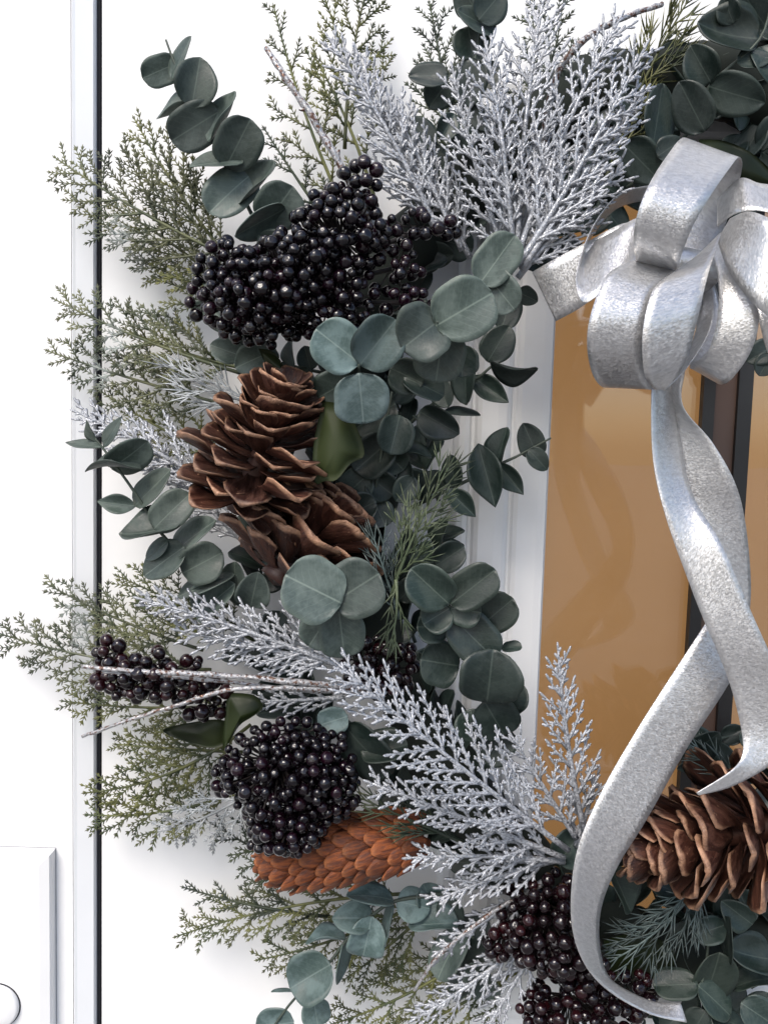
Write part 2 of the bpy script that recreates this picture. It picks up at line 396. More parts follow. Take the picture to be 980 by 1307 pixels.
def place_leaf(root, bx, by, tx, ty, w, d, mat, rng, shape=None, dtip=None):
    if shape is None: shape = 'ovate'
    dl = sqrt((bx - tx) ** 2 + (by - ty) ** 2) * (DIST - d) / FPX
    dt = d + (dl * rng.uniform(-.15, .3) if dtip is None else dtip)
    p0, p1 = P(bx, by, d), P(tx, ty, dt)
    y = p1 - p0; ln = y.length; yd = y / ln
    app = mm(w, d); real = max(app, .74 * ln) if shape != 'point' else max(app, .5 * ln)
    roll = acos(min(1, app / real))
    to_cam = (CAM - p0).normalized()
    nrm = (to_cam - yd * to_cam.dot(yd)).normalized()
    a, c = Matrix.Rotation(roll, 3, yd) @ nrm, Matrix.Rotation(-roll, 3, yd) @ nrm
    nn = a if a.dot(LIGHT) > c.dot(LIGHT) else c
    if rng.random() < .18: nn = c if nn is a else a
    nn = Matrix.Rotation(rng.uniform(-.12, .12), 3, yd) @ nn
    xd = yd.cross(nn)
    me = rng.choice(LEAF[mat, shape])
    return put('leaf', me, root, frame(p0, xd * real, y, nn * (real + ln) * .5))

def euc(label, stem, leaves, d, mat='e', seed=1, name='eucalyptus_sprig', group='eucalyptus sprigs in the wreath', sr=.0011, stemmat=None):
    rng = random.Random(seed)
    pts = [P(s[0], s[1], s[2] if len(s) > 2 else d - .006) for s in stem]
    root = thing(name, pts[-1], label, 'eucalyptus' if name.startswith('euc') else 'leaf', group)
    c = catmull(pts, 5)
    b = MB(); b.tube(c, [sr * (.6 + .7 * i / len(c)) for i in range(len(c))], 6); b.build('stem', stemmat or STEM, root)
    for k, l in enumerate(leaves):
        x = l[5] if len(l) > 5 else {}
        place_leaf(root, *l[:5], d + x.get('d', rng.uniform(-.006, .008)), x.get('m', mat), rng, x.get('s'), x.get('t'))
    return root

R = {'s': 'round'}
RF = {'s': 'round', 't': .004}
def rd(d, t=.004, m=None):
    q = {'s': 'round', 'd': d, 't': t}
    if m: q['m'] = m
    return q
PT = {'s': 'point'}

# ------------------------------------------------------------------ wreath frame of vines
RING = [(760,110),(640,190),(545,290),(475,400),(440,500),(435,600),(445,700),(475,800),(525,900),(580,1000),(650,1080),(725,1150),(810,1200),(900,1220),
        (1000,1205),(1110,1150),(1210,1050),(1280,920),(1310,770),(1305,620),(1265,460),(1190,310),(1090,200),(980,130),(870,100)]
wf = thing('wreath_frame', P(870, 660, .03), 'dark brown vine ring hidden under the foliage of the wreath', 'wreath frame')
for k in range(5):
    rng = random.Random(k); ph = k * 2 * pi / 5
    pts = []
    m = len(RING) * 2
    for i in range(m + 1):
        a, c = RING[(i // 2) % len(RING)], RING[((i + 1) // 2) % len(RING)]
        q = P((a[0] + c[0]) / 2, (a[1] + c[1]) / 2, .028)
        rad = q - P(870, 660, .028); rad.normalize()
        t = ph + i * .55
        pts.append(q + rad * .014 * cos(t) + Vector((0, -1, 0)) * .012 * sin(t))
    b = MB(); b.tube(catmull(pts, 3), .0045 + .001 * rng.random(), 6); b.build('vine', VINE, wf)

pts = []; rng = random.Random(77)
for i in range(len(RING) + 1):
    a, c = RING[i % len(RING)], RING[(i + 1) % len(RING)]
    pts += [P(*a, .030), P((a[0] + c[0]) / 2 + rng.uniform(-6, 6), (a[1] + c[1]) / 2 + rng.uniform(-6, 6), .030)]
pts = catmull(pts[:-1], 4)
b = MB(); b.tube(pts, [.0215 * rng.uniform(.86, 1.1) for _ in pts], 14); b.build('base_roll', MOSS, wf)
# dark filler sprigs deep in the wreath
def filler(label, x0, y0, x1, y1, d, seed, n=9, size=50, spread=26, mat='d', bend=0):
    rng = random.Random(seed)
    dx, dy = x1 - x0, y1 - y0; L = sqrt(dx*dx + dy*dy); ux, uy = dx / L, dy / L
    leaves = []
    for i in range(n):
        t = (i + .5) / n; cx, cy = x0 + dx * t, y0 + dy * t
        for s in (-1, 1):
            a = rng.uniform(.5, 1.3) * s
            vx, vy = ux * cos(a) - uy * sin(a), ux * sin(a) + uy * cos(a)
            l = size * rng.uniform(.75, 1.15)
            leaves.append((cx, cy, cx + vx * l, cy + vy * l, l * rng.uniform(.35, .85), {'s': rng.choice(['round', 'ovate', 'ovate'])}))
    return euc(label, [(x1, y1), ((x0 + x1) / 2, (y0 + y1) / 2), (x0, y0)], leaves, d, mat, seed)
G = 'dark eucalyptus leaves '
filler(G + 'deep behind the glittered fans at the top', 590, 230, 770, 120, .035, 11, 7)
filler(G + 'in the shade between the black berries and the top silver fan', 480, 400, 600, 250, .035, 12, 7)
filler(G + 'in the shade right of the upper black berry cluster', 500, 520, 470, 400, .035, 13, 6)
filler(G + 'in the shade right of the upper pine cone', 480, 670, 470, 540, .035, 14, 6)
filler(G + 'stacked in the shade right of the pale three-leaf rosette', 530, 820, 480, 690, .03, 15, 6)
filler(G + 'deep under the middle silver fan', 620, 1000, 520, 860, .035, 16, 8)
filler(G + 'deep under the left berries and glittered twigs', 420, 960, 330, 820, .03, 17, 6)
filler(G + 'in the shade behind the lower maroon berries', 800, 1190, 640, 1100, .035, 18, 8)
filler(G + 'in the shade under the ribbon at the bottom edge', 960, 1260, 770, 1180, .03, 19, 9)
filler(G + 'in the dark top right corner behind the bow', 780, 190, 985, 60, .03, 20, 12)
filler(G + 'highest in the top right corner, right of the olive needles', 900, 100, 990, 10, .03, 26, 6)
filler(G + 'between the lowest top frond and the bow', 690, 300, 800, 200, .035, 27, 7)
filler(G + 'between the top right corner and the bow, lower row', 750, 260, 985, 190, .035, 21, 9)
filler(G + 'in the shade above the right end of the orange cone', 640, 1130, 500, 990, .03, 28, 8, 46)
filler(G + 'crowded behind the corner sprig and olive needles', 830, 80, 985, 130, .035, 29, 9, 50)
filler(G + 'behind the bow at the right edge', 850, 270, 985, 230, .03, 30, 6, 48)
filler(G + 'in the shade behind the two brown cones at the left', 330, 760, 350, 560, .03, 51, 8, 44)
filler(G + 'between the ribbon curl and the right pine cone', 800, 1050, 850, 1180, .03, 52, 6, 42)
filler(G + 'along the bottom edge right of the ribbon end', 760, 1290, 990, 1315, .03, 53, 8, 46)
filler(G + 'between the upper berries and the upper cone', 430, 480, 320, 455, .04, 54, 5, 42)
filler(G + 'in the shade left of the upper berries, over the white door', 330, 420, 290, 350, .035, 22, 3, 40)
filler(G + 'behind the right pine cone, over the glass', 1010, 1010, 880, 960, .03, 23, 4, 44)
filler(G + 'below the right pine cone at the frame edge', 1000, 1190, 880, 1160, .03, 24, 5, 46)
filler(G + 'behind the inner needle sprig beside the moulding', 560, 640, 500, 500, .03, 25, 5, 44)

# ------------------------------------------------------------------ eucalyptus sprigs seen in the photograph
euc('grey-green eucalyptus sprig rising above the berries at upper left, over the white door',
    [(212,51,.07),(225,85,.072),(246,125,.07),(268,165,.07),(290,205,.068),(310,250,.065),(335,295,.06),(380,340,.05)],
    [(227,80,182,100,37,R),(220,102,244,46,14),(245,137,256,73,52),(263,133,200,151,11),(282,141,219,180,55,R),(265,180,300,116,16),
     (288,214,320,152,58,R),(310,208,242,212,14),(322,222,267,272,54,R),(300,258,351,205,25),(338,287,374,238,60,R),(364,265,300,302,30),
     (370,330,330,300,46,{'m':'d'})], .07, 'e', 3)
euc('grey-green eucalyptus sprig reaching over the door gap left of the pine cones',
    [(122,560,.075),(131,571,.075),(150,597,.075),(174,631,.073),(201,674,.07),(227,704,.068),(253,734,.065),(320,775,.05)],
    [(131,571,84,565,12,PT),(126,565,110,536,8,PT),(133,571,156,531,17,PT),(141,597,189,563,44,R),(180,598,109,601,15),(174,646,124,640,26,PT),
     (173,646,218,599,27),(197,675,243,630,46,R),(231,665,152,681,36),(215,690,187,714,22),(221,708,276,664,30),(236,698,184,735,40),(233,732,284,705,52,R),
     (228,762,300,734,18),(250,788,300,745,46),(300,717,308,775,28),(320,775,330,730,45)], .072, 'e', 4)
euc('dusty blue-green three-leaf eucalyptus rosette just below the black berries',
    [(458,466,.125),(462,500,.09),(475,540,.05)],
    [(459,464,403,420,66,rd(.0,.006)),(459,466,505,408,62,rd(.001,.006)),(458,476,464,541,72,rd(.002,-.004)),(450,482,406,508,52,rd(-.014,-.006,'d')),
     (498,470,540,490,46,rd(-.02,0,'d')),(515,482,566,505,36,rd(-.022,0,'d'))], .122, 'b', 5)
euc('large round grey-green eucalyptus rosette between berries and silver fan',
    [(558,411,.13),(575,440,.09),(590,470,.05)],
    [(556,416,628,374,80,rd(.003,.004)),(563,407,513,445,74,rd(.0,.006)),(566,418,556,488,66,rd(-.006,-.004)),(612,362,657,300,54,rd(-.016)),
     (622,352,657,396,48,rd(-.02)),(590,440,590,482,40,rd(-.02,0,'d'))], .125, 'e', 6)
euc('three big round eucalyptus leaves joined in a rosette under the lower pine cone',
    [(428,752,.13),(440,780,.09),(450,800,.05)],
    [(436,770,364,734,86,rd(.003,.002)),(424,770,484,732,80,rd(.0,.003)),(432,776,440,839,62,rd(-.006,-.004)),(430,770,394,825,54,rd(-.012,-.004))], .128, 'e', 7)
euc('column of round dark green eucalyptus leaves beside the white moulding',
    [(574,760,.10),(576,790,.095),(600,850,.09),(622,895,.085),(640,960,.05)],
    [(573,771,524,726,56,rd(.004)),(575,771,632,727,54,rd(.004)),(574,776,540,797,44,rd(-.002)),(575,776,614,782,46,rd(-.002)),
     (612,800,655,764,52,rd(-.01)),(577,788,632,842,62,rd(-.004)),(572,800,532,800,44,rd(-.012)),(621,897,629,829,80,rd(.004,.006)),
     (618,895,644,940,66,rd(.0,-.006)),(586,850,536,842,62,rd(-.016)),(556,722,592,698,38,rd(-.02)),(640,828,666,826,14,rd(-.014)),(600,905,610,945,50,rd(-.018)),
     (640,905,664,870,46,rd(-.016)),(650,930,620,975,46,rd(-.02))], .1, 'd', 8)
euc('small dark eucalyptus tip pointing across the moulding to the amber glass',
    [(703,559,.062),(664,580,.06),(654,585,.06),(630,596,.058),(585,619,.055),(520,650,.04)],
    [(610,566,632,648,44,PT),(634,592,647,545,27),(633,590,668,632,28,PT),(687,584,667,540,36),(674,574,698,600,26),(582,622,575,580,26),(570,624,607,660,28,PT),
     (527,625,519,588,21),(540,640,560,600,22)], .06, 'd', 9)
euc('dark eucalyptus sprig over the white moulding right of the round rosette',
    [(640,460,.07),(628,467,.07),(602,488,.065),(560,510,.05),(500,560,.035)],
    [(622,462,650,416,44),(625,463,686,472,22),(602,480,649,514,30,PT),(598,450,595,517,30),(566,526,613,530,14),(535,525,586,554,40),(556,486,572,520,34),
     (527,530,546,571,14),(515,575,551,584,15),(640,420,655,370,40),(660,372,686,385,24)], .068, 'd', 10)
euc('stack of dark eucalyptus leaves right of the glossy green leaf and upper cone',
    [(500,500,.07),(490,560,.07),(480,620,.065),(475,680,.05)],
    [(505,515,452,548,50,R),(510,530,498,580,46,R),(500,560,452,602,52,R),(490,575,515,600,40,R),(470,605,438,635,46,R),(470,608,502,632,40,R),
     (480,640,432,662,42,R),(478,640,492,672,38,R),(440,690,420,650,30),(530,610,505,640,34)], .068, 'd', 31)
euc('dark eucalyptus leaves low beside the pale needle sprig at the moulding',
    [(592,677,.06),(560,700,.055),(520,740,.04)],
    [(550,690,593,677,15),(546,720,592,695,34),(560,700,570,660,20),(535,730,548,690,30),(520,735,560,745,30)], .058, 'd', 32)
euc('dark eucalyptus sprig rising to the top edge left of the silver fan',
    [(622,-30,.06),(614,30,.06),(605,80,.06),(585,150,.055),(555,230,.045)],
    [(632,42,583,12,23),(610,26,642,-12,46),(610,20,585,-25,40),(597,33,606,82,46),(572,97,521,97,30),(571,104,547,138,42),(602,74,598,137,46),(553,187,522,150,32),
     (547,182,562,223,30),(562,178,580,145,28),(610,110,635,80,34),(600,140,632,165,30),(590,160,600,200,30)], .06, 'd', 33)
euc('eucalyptus sprig with pointed dusty leaves in the top right corner',
    [(985,-10,.075),(969,50,.075),(905,110,.07),(870,180,.06),(800,240,.045)],
    [(969,50,890,28,50),(978,36,948,-8,40),(936,30,922,-4,28),(904,110,976,131,50),(907,106,880,58,42),(899,168,866,104,50),(832,186,846,107,42),
     (795,183,843,232,50),(838,200,870,178,32),(940,80,985,72,24),(968,60,990,110,34),(775,268,742,300,32),(742,310,696,332,30),(700,345,660,330,30),(815,140,790,110,30)], .07, 'd', 34)
euc('blue-green eucalyptus sprig hanging over the white door at the bottom',
    [(345,1318,.06),(353,1305,.06),(375,1276,.06),(420,1229,.06),(442,1200,.06),(474,1169,.062),(505,1150,.062),(555,1142,.06),(620,1130,.045)],
    [(502,1150,442,1143,32),(506,1150,549,1160,46),(502,1155,488,1211,17),(476,1172,424,1172,42),(474,1170,463,1221,50,R),(442,1198,390,1204,17),(440,1200,432,1255,13),
     (422,1231,370,1262,64,R),(400,1274,406,1310,40,R),(373,1265,346,1266,6),(375,1305,326,1312,42,R),(585,1178,521,1182,34),(550,1150,540,1128,40),(560,1150,590,1180,36,{'m':'d'})], .062, 'b', 35)
euc('grey-green round eucalyptus leaves left of the lower maroon berries',
    [(590,1190,.055),(612,1200,.055),(650,1210,.045)],
    [(592,1188,558,1250,46,R),(628,1212,572,1264,50,R),(620,1168,588,1206,40,{'m':'d'}),(600,1230,630,1275,40,R)], .055, 'e', 36)
euc('grey eucalyptus leaves filling the bottom right corner below the pine cone',
    [(905,1190,.08),(900,1235,.08),(895,1272,.078),(930,1330,.06)],
    [(890,1256,833,1258,42,R),(898,1274,918,1216,52,R),(890,1258,932,1297,42),(985,1225,929,1210,46),(985,1250,934,1262,30),(930,1227,931,1171,18),(884,1195,926,1180,36),
     (866,1212,876,1178,24),(900,1290,880,1325,42),(945,1280,990,1310,48),(960,1180,920,1150,38,{'m':'d'}),(895,1290,955,1315,40),(870,1290,845,1318,38),(955,1300,985,1270,38)], .08, 'd', 37)
euc('pair of blue-green eucalyptus leaves between black berries and the silver fan',
    [(440,915,.085),(450,925,.08),(480,940,.05)],
    [(444,914,406,926,38,R),(440,925,500,988,54,{'m':'d','s':'round'}),(460,960,520,950,40,{'m':'d','s':'round'})], .084, 'b', 38)
euc('single round green leaf tucked at the ribbon edge above the maroon berries',
    [(738,1068,.095),(745,1080,.08),(760,1100,.05)], [(742,1062,712,1102,44,R),(780,1110,805,1165,38,{'m':'d'})], .095, 'd', 39)
euc('dark blue eucalyptus leaves above the right pine cone by the ribbon',
    [(880,950,.06),(905,945,.06),(930,940,.055),(970,930,.04)], [(870,970,918,935,34),(920,945,950,930,26,{'m':'d'}),(895,960,910,985,30,{'m':'d'}),(945,950,975,935,30)], .06, 'd', 40)
euc('eucalyptus leaves at the right edge under the bow loops',
    [(1000,440,.04),(985,450,.04),(970,460,.04)], [(990,440,952,462,34),(985,452,968,480,30)], .045, 'd', 41)
euc('small eucalyptus leaves peeking out left of the black berries',
    [(262,395,.06),(285,400,.06),(330,420,.045)], [(272,392,246,398,26,R),(270,395,300,425,34),(320,420,280,440,36,{'m':'d'}),(310,455,268,440,34),(345,450,300,470,40)], .058, 'e', 42)

def outline_leaf(label, pts, d, mat, bulge, tip_out, cat='leaf', group='glossy green leaves in the wreath'):
    n = len(pts); cx = sum(p[0] for p in pts) / n; cy = sum(p[1] for p in pts) / n
    c = catmull([Vector((p[0], p[1], 0)) for p in pts + [pts[0]]], 4)[:-1]; m = len(c)
    root = thing('green_leaf', P(pts[0][0], pts[0][1], d), label, cat, group)
    b = MB(); K = 5; sz = max(abs(p[0] - cx) + abs(p[1] - cy) for p in pts)
    for side in (0, 1):
        base = len(b.v)
        for k in range(K):
            t = .02 + .98 * k / (K - 1)
            for q in c:
                x, y = cx + (q.x - cx) * t, cy + (q.y - cy) * t
                e = (q.x - pts[0][0]) * (x - pts[0][0]) + (q.y - pts[0][1]) * (y - pts[0][1])
                dd = d + bulge * (1 - t * t) + tip_out * ((y - pts[0][1]) / sz) - side * .0008 + .0015 * sin(x * .12) * t
                b.add([P(x, y, dd)], [], t)
        for k in range(K - 1):
            for i in range(m):
                f = (base + k*m+i, base + k*m+(i+1)%m, base + (k+1)*m+(i+1)%m, base + (k+1)*m+i)
                b.f.append(f if side else f[::-1])
        b.f.append(tuple(base + i for i in range(m)))
    e0 = (K-1)*m; e1 = e0 + K*m
    for i in range(m): b.f.append((e0+i, e0+(i+1)%m, e1+(i+1)%m, e1+i))
    b.build('blade', mat, root)
outline_leaf('glossy dark green lobed leaf right of the upper pine cone', [(412,512),(438,518),(455,545),(465,580),(447,592),(430,612),(415,614),(402,615),(400,570)], .105, IVY, .006, .004)
outline_leaf('glossy green folded leaf below the glittered twigs', [(291,884),(324,887),(336,903),(322,915),(305,927),(286,957),(286,925)], .085, IVY, .004, .004)
outline_leaf('long dull green leaf left of the middle berry cluster', [(290,950),(270,955),(235,946),(208,932),(245,922),(288,920)], .08, IVY, .003, .0)
outline_leaf('large glossy green leaf behind the top loop of the bow', [(890,178),(925,180),(965,200),(1000,240),(960,235),(920,225)], .075, IVY, .004, .0)
outline_leaf('dark green leaf above the upper pine cone', [(330,445),(350,450),(372,480),(395,500),(370,495),(345,475)], .085, IVY, .003, .0)
outline_leaf('dark green leaf at the bottom behind the ribbon tail curl', [(770,1200),(820,1190),(860,1215),(850,1245),(810,1255),(780,1245)], .06, IVY, .003, .0)

# ------------------------------------------------------------------ needle sprigs
def rot(v, ax, a): return Matrix.Rotation(a, 3, ax) @ v
KIND = {
 'cedar': dict(sp1=.0086, a1=36, L1=.46, sp2=.0070, a2=38, L2=.36, nsp=.0031, nl=.0036, nr=.00055, na=42, r0=.0014, pair=True, jit=.09, nj=.10, thr=.014),
 'sparse': dict(sp1=.0125, a1=38, L1=.33, sp2=.009, a2=38, L2=.33, nsp=.0032, nl=.0037, nr=.00055, na=42, r0=.0014, pair=True, jit=.09, nj=.10, thr=.016),
 'silver': dict(sp1=.0060, a1=36, L1=.40, sp2=.0110, a2=33, L2=.28, nsp=.0037, nl=.0076, nr=.00108, na=28, r0=.0020, pair=False, jit=.05, nj=.03, thr=.05, nub=True),
 'needle': dict(sp1=.007, a1=28, L1=.42, sp2=.008, a2=24, L2=.5, nsp=.0058, nl=.014, nr=.0006, na=22, r0=.0012, pair=False, jit=.35, nj=.3, thr=.017),
}
def sprig(label, bx, by, bd, tx, ty, td, kind, mat, seed, bend=0.0, name='cedar_sprig', group=None, cat='cedar sprig', t0=.12, wide=1.0, shape=.75, lop=0.0):
    K = KIND[kind]; rng = random.Random(seed)
    p0, p1 = P(bx, by, bd), P(tx, ty, td)
    ax = p1 - p0; L = ax.length; ad = ax / L
    n = (CAM - p0).normalized(); n = (n - ad * n.dot(ad)).normalized()
    n = rot(n, ad, rng.uniform(-.3, .3)); side = n.cross(ad)
    ctrl = (p0 + p1) / 2 + side * bend * L + n * L * .05
    curve = lambda t: p0 * (1-t)**2 + ctrl * 2*t*(1-t) + p1 * t*t
    tang = lambda t: ((ctrl - p0) * (1-t) + (p1 - ctrl) * t).normalized()
    root = thing(name, p0, label, cat, group)
    b = MB(); N = 14
    b.tube([curve(i / N) for i in range(N + 1)], [K['r0'] * (1 - .65 * i / N) for i in range(N + 1)], 6); b.build('stem', mat, root)
    def needles(b, pts, r, tipn=True):
        acc, s = 0.0, 1
        seg = [(pts[i], pts[i+1]) for i in range(len(pts) - 1)]
        nxt = K['nsp'] * .7; run = 0.0; tot = sum((c - a).length for a, c in seg)
        for a, c in seg:
            d = c - a; l = d.length; d = d / l
            while nxt < run + l:
                p = a + d * (nxt - run); s = -s
                for ss in ((s, -s) if K['pair'] else (s,)):
                    w = rot(n, d, rng.uniform(-1, 1) * K['nj'] * 1.6); ang = radians(K['na'] * rng.uniform(.75, 1.2)) * ss
                    nd = rot(d, w, ang); nd = (nd + n * rng.uniform(-1, 1) * K['nj']).normalized()
                    u = nd.orthogonal().normalized(); ww = nd.cross(u); ln = K['nl'] * rng.uniform(.7, 1.2)
                    if K.get('nub'):
                        ln *= .5 + .5 * min(1, (tot - nxt) / .014); b.nub(p, nd, u, ww, ln, K['nr'] * rng.uniform(.8, 1.15))
                        for q, f in ((-.5, .3), (.5, .5)):
                            if ln > .005: b.nub(p + nd * ln * f, rot(nd, w, q), u, ww, ln * .34, K['nr'] * .8)
                    else: b.spike(p, nd, u, ww, ln, K['nr'])
                nxt += K['nsp'] * rng.uniform(.8, 1.2)
            run += l
        if tipn:
            d = (pts[-1] - pts[-2]).normalized(); u = d.orthogonal().normalized(); ww = d.cross(u)
            for q in ((-.4, 0, .4) if not K.get('nub') else (0,)):
                nd = rot(d, n, q)
                (b.nub(pts[-1], nd, u, ww, K['nl'] * .8, K['nr']) if K.get('nub') else b.spike(pts[-1], nd, u, ww, K['nl'] * (.75 if q else 1.1), K['nr']))
    def shoot(b, p, d, ln, r, lvl, s0):
        m = max(3, int(ln / .006)); pts = [p]; cur = d; bendr = rng.uniform(-.14, .14) / m - s0 * .16 / m
        zr = rng.uniform(-.2, .2) / m
        for i in range(m):
            cur = rot(cur, n, bendr); cur = (cur + n * zr).normalized(); pts.append(pts[-1] + cur * (ln / m))
        b.tube(pts, [r * (1 - .55 * i / m) for i in range(m + 1)], 4 if not K.get('nub') else 5, .2)
        if lvl == 1 and ln > K['thr']:
            x = K['sp2'] * rng.uniform(.7, 1.2); s = rng.choice((-1, 1))
            while x < ln * .88:
                i = min(int(x / ln * m), m - 1); q = pts[i] + (pts[i+1] - pts[i]) * (x / ln * m - i); dd = (pts[i+1] - pts[i]).normalized()
                l2 = ln * K['L2'] * (1 - .75 * x / ln) * rng.uniform(.7, 1.2) + .004
                nd = rot(dd, n, s * radians(K['a2'] * rng.uniform(.8, 1.2))); nd = (nd + n * rng.uniform(-K['jit'], K['jit'])).normalized()
                shoot(b, q, nd, l2, r * .75, 2, s); s = -s; x += K['sp2'] * rng.uniform(.75, 1.2)
            needles(b, pts, r)
        else: needles(b, pts, r)
    x = L * t0; s = rng.choice((-1, 1))
    while x < L * .97:
        t = x / L
        ln = L * K['L1'] * wide * ((1 - t) ** shape) * rng.uniform(.75, 1.15) * min(1, .55 + t * 2.2) + .006
        ln *= (1 + lop * s)
        dd = tang(t); nd = rot(dd, n, s * radians(K['a1'] * rng.uniform(.85, 1.2))); nd = (nd + n * rng.uniform(-K['jit'], K['jit'])).normalized()
        b = MB(); shoot(b, curve(t), nd, ln, K['r0'] * (.75 - .3 * t), 1, s)
        b.build('branchlet', mat, root); s = -s; x += K['sp1'] * rng.uniform(.75, 1.2)
    b = MB(); needles(b, [curve(.6 + .4 * i / 6) for i in range(7)], K['r0'] * .4); b.build('needle_tip', mat, root)
    return root
GC = 'green cedar sprigs of the wreath'; GS = 'silver glittered fans of the wreath'; GN = 'needled sprigs of the wreath'
# green and frosted cedar, base -> tip
sprig('frosted green cedar sprig crossing the door gap at upper left', 330,345,.04, 72,202,.035, 'cedar', CEDARF, 101, .05, group=GC)
sprig('green cedar sprig pointing up left of the tall eucalyptus', 300,340,.035, 172,152,.03, 'cedar', CEDAR, 102, .04, group=GC, wide=.8)
sprig('green cedar sprig low beside the black berries at upper left', 310,385,.03, 130,255,.025, 'cedar', CEDAR, 103, -.05, group=GC, wide=.8)
sprig('olive cedar sprig right behind the tall eucalyptus stem', 300,415,.03, 175,330,.02, 'cedar', CEDAR, 104, -.1, group=GC, wide=.9)
sprig('frosted cedar sprig crossing the door gap left of the black berries', 320,480,.035, 70,382,.03, 'cedar', CEDARF, 105, .06, group=GC, wide=.8)
sprig('frosted cedar sprig crossing the door gap above the small eucalyptus tip', 300,520,.03, 62,448,.028, 'cedar', CEDARF, 106, .03, group=GC, wide=.7)
sprig('olive cedar sprig between the white needles and the door gap', 310,470,.025, 160,420,.02, 'cedar', CEDAR, 107, .05, group=GC, wide=1.1)
sprig('green cedar sprig low behind the white glittered sprig left of the cone', 300,590,.025, 130,500,.02, 'cedar', CEDAR, 108, .05, group=GC, wide=.9)
sprig('green cedar sprig at the top edge left of the silver twigs', 450,290,.035, 350,10,.03, 'sparse', CEDAR, 109, .05, group=GC, wide=.75)
sprig('olive cedar sprig touching the top edge right of the silver twigs', 440,190,.03, 470,-20,.025, 'cedar', CEDAR, 110, .08, group=GC, wide=1.1)
sprig('green cedar sprig spreading over the door between twigs and tall eucalyptus', 430,300,.035, 338,165,.03, 'sparse', CEDARD, 111, .03, group=GC, wide=.9)
sprig('green cedar sprig at the top edge between silver twigs and dark eucalyptus', 580,220,.035, 548,5,.03, 'cedar', CEDARD, 112, -.03, group=GC, wide=.7)
sprig('olive cedar tip above the berries behind the silver fan', 480,260,.03, 400,70,.025, 'sparse', CEDAR, 113, -.08, group=GC, wide=.8)
sprig('green cedar sprig at the top edge behind the tall silver fan', 730,200,.03, 690,-20,.025, 'cedar', CEDARD, 114, .03, group=GC, wide=.8)
sprig('olive needle sprig above the bow at the top right', 800,150,.05, 875,5,.05, 'needle', CEDAR, 115, .05, name='needle_sprig', group=GN, cat='needle sprig', wide=.8)
sprig('olive needle sprig beside the upper right end of the silver fan', 770,230,.05, 835,120,.05, 'needle', CEDAR, 116, .0, name='needle_sprig', group=GN, cat='needle sprig', wide=.6)
sprig('frosted cedar sprig with its tip at the left picture edge', 270,855,.035, -2,808,.03, 'cedar', CEDARF, 117, .06, group=GC, wide=.85)
sprig('green cedar sprig reaching up over the door gap above the left berries', 260,830,.03, 60,745,.028, 'cedar', CEDARF, 118, .06, group=GC, wide=.65)
sprig('green cedar sprig above the left maroon berries', 330,820,.03, 150,735,.03, 'cedar', CEDAR, 119, .0, group=GC, wide=.8)
sprig('green cedar sprig below the glittered twigs at the door gap', 300,900,.03, 82,895,.028, 'cedar', CEDAR, 120, .05, group=GC, wide=.65)
sprig('long curved green cedar sprig left of the middle black berries', 320,925,.04, 110,1012,.035, 'cedar', CEDAR, 121, .14, group=GC, wide=.75)
sprig('straight green cedar sprig lowest across the door gap', 310,1010,.035, 112,1040,.03, 'cedar', CEDAR, 122, .1, group=GC, wide=.75)
sprig('olive cedar sprig behind the long dull leaf', 310,960,.03, 150,950,.025, 'cedar', CEDAR, 123, .0, group=GC, wide=1.0)
sprig('green cedar sprig left of the orange cone tip', 410,1130,.03, 272,1052,.028, 'cedar', CEDARD, 124, .03, group=GC, wide=.75)
sprig('long green cedar sprig below the orange cone, pointing left', 540,1140,.035, 226,1195,.03, 'cedar', CEDAR, 125, -.06, group=GC, wide=.62, lop=-.1)
sprig('green cedar shoot above the long sprig under the orange cone', 420,1170,.03, 236,1133,.028, 'sparse', CEDARD, 126, .05, group=GC, wide=.5)
sprig('olive cedar sprig hanging below the blue eucalyptus', 520,1160,.03, 330,1225,.028, 'cedar', CEDAR, 127, .05, group=GC, wide=.8)
sprig('green cedar sprig behind the blue eucalyptus stem', 560,1150,.025, 440,1250,.02, 'cedar', CEDAR, 128, .05, group=GC, wide=1.0)
sprig('olive cedar sprig at the bottom edge left of the silver fronds', 630,1200,.03, 415,1310,.028, 'cedar', CEDAR, 129, .08, group=GC, wide=.7)
sprig('olive cedar sprig in the bottom edge under the round leaves', 660,1240,.03, 500,1325,.025, 'cedar', CEDAR, 130, .03, group=GC, wide=.9)
sprig('dark cedar sprig lying over the orange cone', 590,1075,.105, 452,1015,.105, 'needle', CEDARD, 131, .0, name='needle_sprig', group=GN, cat='needle sprig', wide=.55)
sprig('pale green needle sprig standing between cone and moulding', 498,765,.085, 572,597,.10, 'needle', PALEC, 132, .05, name='needle_sprig', group=GN, cat='needle sprig', wide=.6)
sprig('short blue-grey needle sprig behind the pale rosette', 510,790,.08, 478,690,.09, 'needle', BLUEC, 133, .0, name='needle_sprig', group=GN, cat='needle sprig', wide=.7)
sprig('short yellow-green needle tip under the pale needle sprig', 505,740,.09, 500,815,.10, 'needle', PALEC, 134, .1, name='needle_sprig', group=GN, cat='needle sprig', wide=.6)
sprig('white flocked needle sprig above the upper pine cone', 345,520,.06, 222,468,.06, 'needle', WHITEC, 135, .12, name='needle_sprig', group=GN, cat='needle sprig', wide=.8)
sprig('white frosted sprig left of the two brown cones', 300,640,.05, 100,527,.045, 'silver', SILVER, 136, -.05, group=GS, name='glitter_sprig', cat='glitter sprig', wide=.75)
sprig('silver glittered sprig in the gap between cones and left eucalyptus', 320,700,.045, 205,585,.045, 'silver', SILVER, 137, .0, group=GS, name='glitter_sprig', cat='glitter sprig', wide=.8)
